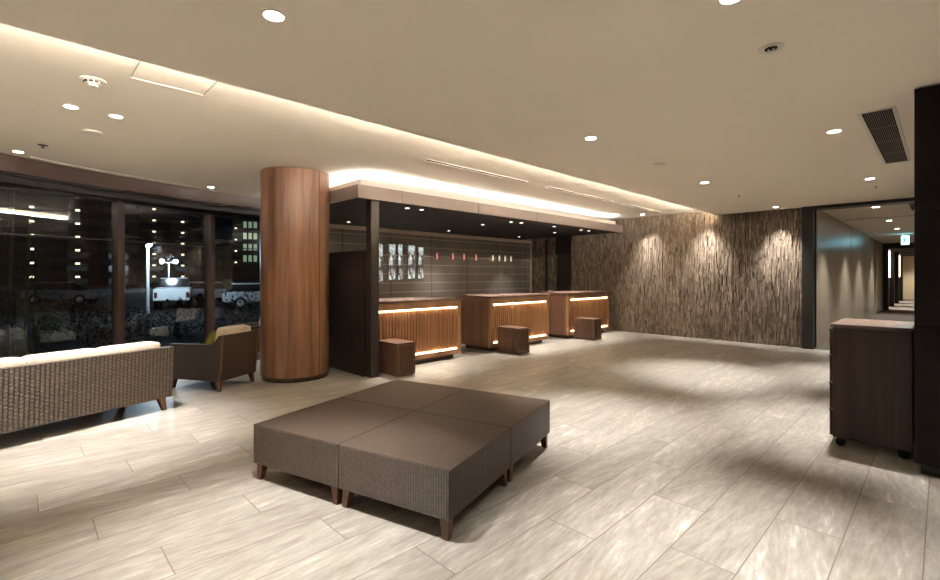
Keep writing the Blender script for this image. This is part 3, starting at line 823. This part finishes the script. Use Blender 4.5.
o = MB().box(XK + 0.1, 0.1, 14.0, 14.05, ZL - 0.004, ZL - 0.0005).build('trim_13', M['post']); struct(o, 'thin dark ceiling joint across the corridor', 'trim')

# exit sign
t = empty('exit_sign', 'small glowing green and white exit sign hanging in the corridor', 'exit sign', (-0.84, 20.2, ZL - 0.34))
MB().box(-0.10, 0.10, 0, 0.06, 0.0, 0.30, 0.006).build('housing', M['white_trim'], t)
MB().box(-0.094, 0.094, -0.004, 0.0, 0.01, 0.29).build('lit_face', emis('exit_face', (0.62, 1.0, 0.96), 0.8), t)
m = MB()
m.lathe([(0.005, -0.026), (0.022, -0.014), (0.022, 0.010), (0.005, 0.024)], 12)
for v in m.bm.verts: v.co = Vector((v.co.x - 0.03, -0.006, v.co.z + 0.235))
Tm = lambda x, z, a: Matrix.Translation((x, -0.006, z)) @ Matrix.Rotation(math.radians(a), 4, 'Y')
m.box(-0.02, 0.02, -0.002, 0.002, -0.06, 0.05, 0, Tm(-0.01, 0.16, 15))
for x, z, a, L in ((-0.05, 0.17, 60, 0.05), (0.04, 0.18, -55, 0.05), (-0.04, 0.085, 40, 0.06), (0.03, 0.08, -35, 0.06)):
    m.box(-0.012, 0.012, -0.002, 0.002, -L, L, 0, Tm(x, z, a))
m.build('running_figure', plain('sign_green', (0.0, 0.30, 0.13), 0.6), t)
m = MB(); m.cyl((-0.06, 0.03, 0.30), (-0.06, 0.03, 0.34), 0.01, seg=8); m.cyl((0.06, 0.03, 0.30), (0.06, 0.03, 0.34), 0.01, seg=8)
m.build('hanger', M['white_trim'], t)
lamp('glow', 'POINT', 1.1, (0.22, 0.72, 1.0), t, (0, -0.10, 0.15), radius=0.12)

# ------------------------------------------------------------------ outside, at night
ZG = -0.5
o = MB().box(-260, -10.25, -140, 160, ZG - 0.3, ZG).build('ground', plain('asphalt', (0.008, 0.008, 0.009), 0.9, 0.2, var=0.3, sc=2))
struct(o, 'dark asphalt car park outside the windows', 'ground')
M['facade'] = plain('night_facade', (0.022, 0.023, 0.028), 0.9, 0.1, var=0.05, sc=0.4)
M['facade2'] = plain('night_balcony', (0.045, 0.043, 0.043), 0.9, 0.1, var=0.05, sc=0.4)
M['balc'] = emis('balcony_lamp', (1.0, 0.78, 0.48), 1.1)
M['win_lit'] = emis('lit_window', (0.78, 1.0, 0.62), 0.10)
M['win_dark'] = plain('dark_window', (0.012, 0.015, 0.02), 0.2, 0.5)
def block(label, c, face, wd, hg, cols, floors, pitch, skip=0.0, seed=1, lampz=2.3):
    """apartment block: local x along the front, front at y=0 facing -y"""
    rnd = random.Random(seed)
    t = empty('apartment_block', label, 'building', (c[0], c[1], ZG - 2.8), face)
    MB().box(-wd / 2, wd / 2, 1.4, 14, 0, hg).build('walls', M['facade'], t)
    m = MB()
    for f in range(floors): m.box(-wd / 2, wd / 2, 0, 1.4, 2.0 + f * pitch - 0.25, 2.0 + f * pitch); m.box(-wd / 2, wd / 2, 0, 0.1, 2.0 + f * pitch, 3.0 + f * pitch)
    m.build('balconies', M['facade2'], t)
    m = MB(); k = wd / cols
    for i in range(cols + 1): m.box(-wd / 2 + i * k - 0.15, -wd / 2 + i * k + 0.15, 0, 1.4, 0, hg)
    m.build('dividing_walls', M['facade'], t)
    m = MB()
    for f in range(floors):
        for i in range(cols): m.box(-wd / 2 + (i + .25) * k, -wd / 2 + (i + .75) * k, 1.35, 1.42, 2.1 + f * pitch, 4.1 + f * pitch)
    m.build('balcony_doors', M['win_dark'], t)
    for f in range(floors):
        for i in range(cols):
            if rnd.random() < skip: continue
            x = -wd / 2 + (i + 0.5) * k
            MB().box(x - 0.34, x + 0.34, -0.05, 0.5, 2.0 + f * pitch + lampz, 2.0 + f * pitch + lampz + 0.34).build('balcony_lamp', M['balc'], t)
    return t
fc = math.radians(90)      # fronts face the hotel (+X)
def facing(x, y): return math.atan2(y, x) - PI / 2
b1 = (-146.5, 29.3)
block('wide dark apartment block with rows of balcony lights in the middle window', b1, facing(*b1), 26, 48, 4, 14, 3.0, 0.02, 2)
b0 = (-118.2, 5.2)
block('dark apartment block with balcony lights in the left window', b0, facing(*b0), 26, 40, 4, 13, 2.6, 0.10, 4)
tw = (-176, 63.0)
t = empty('apartment_tower', 'distant tower with greenish lit windows in the right window', 'building', (tw[0], tw[1], ZG), facing(*tw))
MB().box(-9, 9, 0, 14, 0, 46).build('walls', M['facade'], t)
for f in range(5):
    for i in range(3):
        MB().box(-4.6 + i * 1.7, -3.5 + i * 1.7, -0.06, 0.02, 5.0 + f * 4.1 + 2, 7.3 + f * 4.1 + 2).build('lit_window', M['win_lit'], t)
    for x in (-7, 4.5): MB().box(x - 0.35, x + 0.35, -0.4, 0.0, 6.5 + f * 4.1, 6.9 + f * 4.1).build('balcony_lamp', M['balc'], t)

M['street'] = emis('street_lamp_head', (0.80, 0.93, 1.0), 20.0)
M['street2'] = emis('street_lamp_head_far', (0.80, 0.95, 1.0), 40.0)
M['pole'] = plain('pale_pole', (0.45, 0.47, 0.48), 0.5, 0.4)
t = empty('street_lamp', 'tall single street lamp with pale pole outside the middle window', 'street lamp', (-28.3, 4.75, ZG))
MB().cyl((0, 0, 0), (0, 0, 3.45), 0.085, 0.06).build('pole', M['pole'], t, smooth=True)
MB().box(-0.1, 0.6, -0.10, 0.10, 3.45, 3.53, 0.03).build('lamp_head', M['pole'], t)
MB().box(0.05, 0.5, -0.08, 0.08, 3.37, 3.445).build('lamp_glass', M['street'], t)
lamp('bulb', 'POINT', 300, (0.75, 0.88, 1.0), t, (0.9, 0.3, 3.2), radius=0.2)
t = empty('street_lamp', 'double headed street lamp shining white behind the parked cars', 'street lamp', (-81.9, 16.4, ZG))
MB().cyl((0, 0, 0), (0, 0, 3.9), 0.12, 0.09).build('pole', M['pole'], t, smooth=True)
for s in (-1, 1):
    dx, dy = 0.20 * s, 0.85 * s
    MB().cyl((0, 0, 3.85), (dx, dy, 3.95), 0.05).build('arm', M['pole'], t)
    m = MB(); bmesh.ops.create_icosphere(m.bm, subdivisions=2, radius=0.30)
    for v in m.bm.verts: v.co += Vector((dx, dy, 4.05))
    m.build('lamp_globe', M['street2'], t, smooth=True)
lamp('bulb', 'POINT', 1000, (0.72, 0.88, 1.0), t, (2.0, 0, 4.4), radius=0.6)

M['car_white'] = plain('white_car_paint', (0.62, 0.64, 0.66), 0.3, 0.6, var=0.02)
M['car_grey'] = plain('grey_car_paint', (0.22, 0.24, 0.27), 0.3, 0.6, var=0.02)
M['car_glass'] = plain('car_glass', (0.012, 0.014, 0.018), 0.08, 0.8)
M['tail'] = plain('tail_lamp', (0.10, 0.012, 0.012), 0.3, 0.5)
M['rim'] = plain('wheel_rim', (0.5, 0.5, 0.52), 0.3, 0.6)
def car(label, loc, rz, paint, kind):
    """local x is forward"""
    t = empty('pickup_truck' if kind == 'pickup' else 'car', label, 'pickup truck' if kind == 'pickup' else 'car', (loc[0], loc[1], ZG), rz)
    if kind == 'pickup':
        side = [(-2.5, 0.50), (-2.5, 1.18), (-0.6, 1.18), (-0.6, 1.20), (1.0, 1.20), (2.35, 1.05), (2.45, 0.50)]
        cab = [(-0.65, 1.18), (-0.55, 1.75), (0.45, 1.75), (1.0, 1.18)]; hw = 0.86
    else:
        side = [(-2.0, 0.35), (-2.05, 0.85), (-1.7, 0.98), (0.9, 0.95), (1.85, 0.78), (2.05, 0.55), (2.0, 0.35)]
        cab = [(-1.85, 0.95), (-1.45, 1.42), (0.2, 1.45), (1.05, 0.93)]; hw = 0.82
    m = MB(); m.prism([(x, z) for x, z in side], -hw, hw, 1)
    bmesh.ops.bevel(m.bm, geom=list(m.bm.edges), offset=0.05, segments=2, affect='EDGES')
    m.build('body', paint, t)
    m = MB(); lo = [[(x, s * (hw - (0.06 if z < 1.25 else 0.2)), z) for x, z in cab] for s in (-1, 1)]; m.loft(lo)
    bmesh.ops.bevel(m.bm, geom=list(m.bm.edges), offset=0.04, segments=2, affect='EDGES')
    m.build('cabin_glass', M['car_glass'], t)
    xs2 = [c2[0] for c2 in cab]
    MB().box(cab[1][0] - 0.05, cab[2][0] + 0.05, -hw + 0.19, hw - 0.19, cab[1][1] - 0.03, cab[1][1] + 0.03, 0.02).build('roof', paint, t)
    wx = 1.5 if kind == 'pickup' else 1.25
    for x in (-wx, wx):
        for s in (-1, 1):
            wh = MB().cyl((x, s * (hw - 0.16), 0.33), (x, s * (hw + 0.02), 0.33), 0.33, seg=20).build('wheel', M['rubber'], t, smooth=True)
            MB().cyl((x, s * (hw + 0.0), 0.33), (x, s * (hw + 0.03), 0.33), 0.2, seg=12).build('hubcap', M['rim'], wh)
    for s in (-1, 1):
        xe = side[0][0] - 0.02
        MB().box(xe - 0.02, xe + 0.06, s * (hw - 0.12) - 0.07, s * (hw - 0.12) + 0.07, 0.70, 0.98).build('tail_light', M['tail'], t)
        MB().box(side[-1][0] - 0.02, side[-1][0] + 0.06, s * (hw - 0.22) - 0.13, s * (hw - 0.22) + 0.13, 0.58, 0.72).build('headlight', M['rim'], t)
    return t
car('white pickup truck parked below the double street lamp', (-32.2, 6.75), math.radians(165), M['car_white'], 'pickup')
car('white hatchback parked right of the pickup truck', (-37.8, 9.5), math.radians(200), M['car_white'], 'car')
car('grey car parked in the dark behind the left window', (-41.5, 2.3), math.radians(60), M['car_grey'], 'car')
car('white car half hidden by bushes in the right window', (-29.0, 10.6), math.radians(80), M['car_white'], 'car')

# planting outside
M['leaf'] = plain('night_leaf', (0.010, 0.014, 0.006), 0.7, 0.3, var=0.4, sc=3)
M['bamboo'] = plain('bamboo_cane', (0.10, 0.08, 0.035), 0.5, 0.3, var=0.2)
def leafy(m, p, L, wdt, d, rnd):
    d = d.normalized(); s2 = d.cross(Vector((0, 0, 1)))
    s2 = s2.normalized() if s2.length > 1e-3 else Vector((1, 0, 0))
    up = s2.cross(d)
    a = m.bm.verts.new(p); b = m.bm.verts.new(p + d * L * 0.45 + s2 * wdt + up * 0.01); c2 = m.bm.verts.new(p + d * L); e = m.bm.verts.new(p + d * L * 0.45 - s2 * wdt + up * 0.01)
    m.bm.faces.new((a, b, c2, e))
def bamboo(label, x, y, hgt, seed):
    rnd = random.Random(seed)
    t = empty('bamboo', label, 'bamboo', (x, y, ZG))
    m = MB(); z = 0; 
    lean = Vector((rnd.uniform(-.03, .03), rnd.uniform(-.03, .03), 1))
    while z < hgt:
        m.cyl(lean * z, lean * (z + 0.27), 0.030, 0.028, seg=10); m.cyl(lean * (z + 0.27), lean * (z + 0.29), 0.035, 0.033, seg=10); z += 0.29
    m.build('cane', M['bamboo'], t)
    m = MB()
    for k in range(170):
        zz2 = rnd.uniform(0.5, hgt); a = rnd.uniform(0, 2 * PI); r = rnd.uniform(0.05, 0.5)
        p = lean * zz2 + Vector((math.cos(a) * r, math.sin(a) * r, rnd.uniform(-.1, .1)))
        leafy(m, p, rnd.uniform(0.12, 0.22), 0.013, Vector((math.cos(a), math.sin(a), rnd.uniform(-1.0, 0.3))), rnd)
    tag(m.build('leaves', M['leaf'], t), None, None, None, 'stuff')
bamboo('bamboo stalk outside the left window at the photo edge', -11.4, -0.12, 3.2, 1)
bamboo('bamboo stalk outside the left window, second from the photo edge', -13.0, 0.1, 2.8, 2)
bamboo('bamboo stalk outside the left window, third from the photo edge', -14.6, 0.3, 2.6, 3)
def shrub(label, x, y, w2, hgt, seed, n=1100):
    rnd = random.Random(seed)
    t = empty('shrub', label, 'shrub', (x, y, ZG))
    m = MB()
    for k in range(14):
        a = rnd.uniform(0, 2 * PI); m.cyl((rnd.uniform(-.1, .1), rnd.uniform(-.1, .1), 0), (math.cos(a) * w2 * .7, math.sin(a) * w2 * .7, hgt * rnd.uniform(.6, 1.05)), 0.014, 0.005, seg=6)
    m.build('branches', M['bamboo'], t)
    m = MB()
    for k in range(n):
        a = rnd.uniform(0, 2 * PI); r = w2 * math.sqrt(rnd.random()); zz2 = hgt * rnd.random() * math.sqrt(max(0, 1 - (r / w2) ** 2) + .05)
        leafy(m, Vector((math.cos(a) * r, math.sin(a) * r, zz2)), rnd.uniform(.08, .16), .03, Vector((rnd.uniform(-1, 1), rnd.uniform(-1, 1), rnd.uniform(-.3, .8))), rnd)
    tag(m.build('leaves', M['leaf'], t), None, None, None, 'stuff')
shrub('dark shrub outside the right window in front of the white car', -14.4, 4.9, 0.9, 1.5, 11)
shrub('dark shrub outside the middle window below the pickup truck', -17.6, 3.7, 1.0, 1.15, 12)
shrub('dark shrub outside the middle window near the left mullion', -15.4, 2.0, 0.85, 1.05, 13)
shrub('dark shrub outside the left window near the mullion', -18.6, 1.2, 0.95, 1.3, 14)
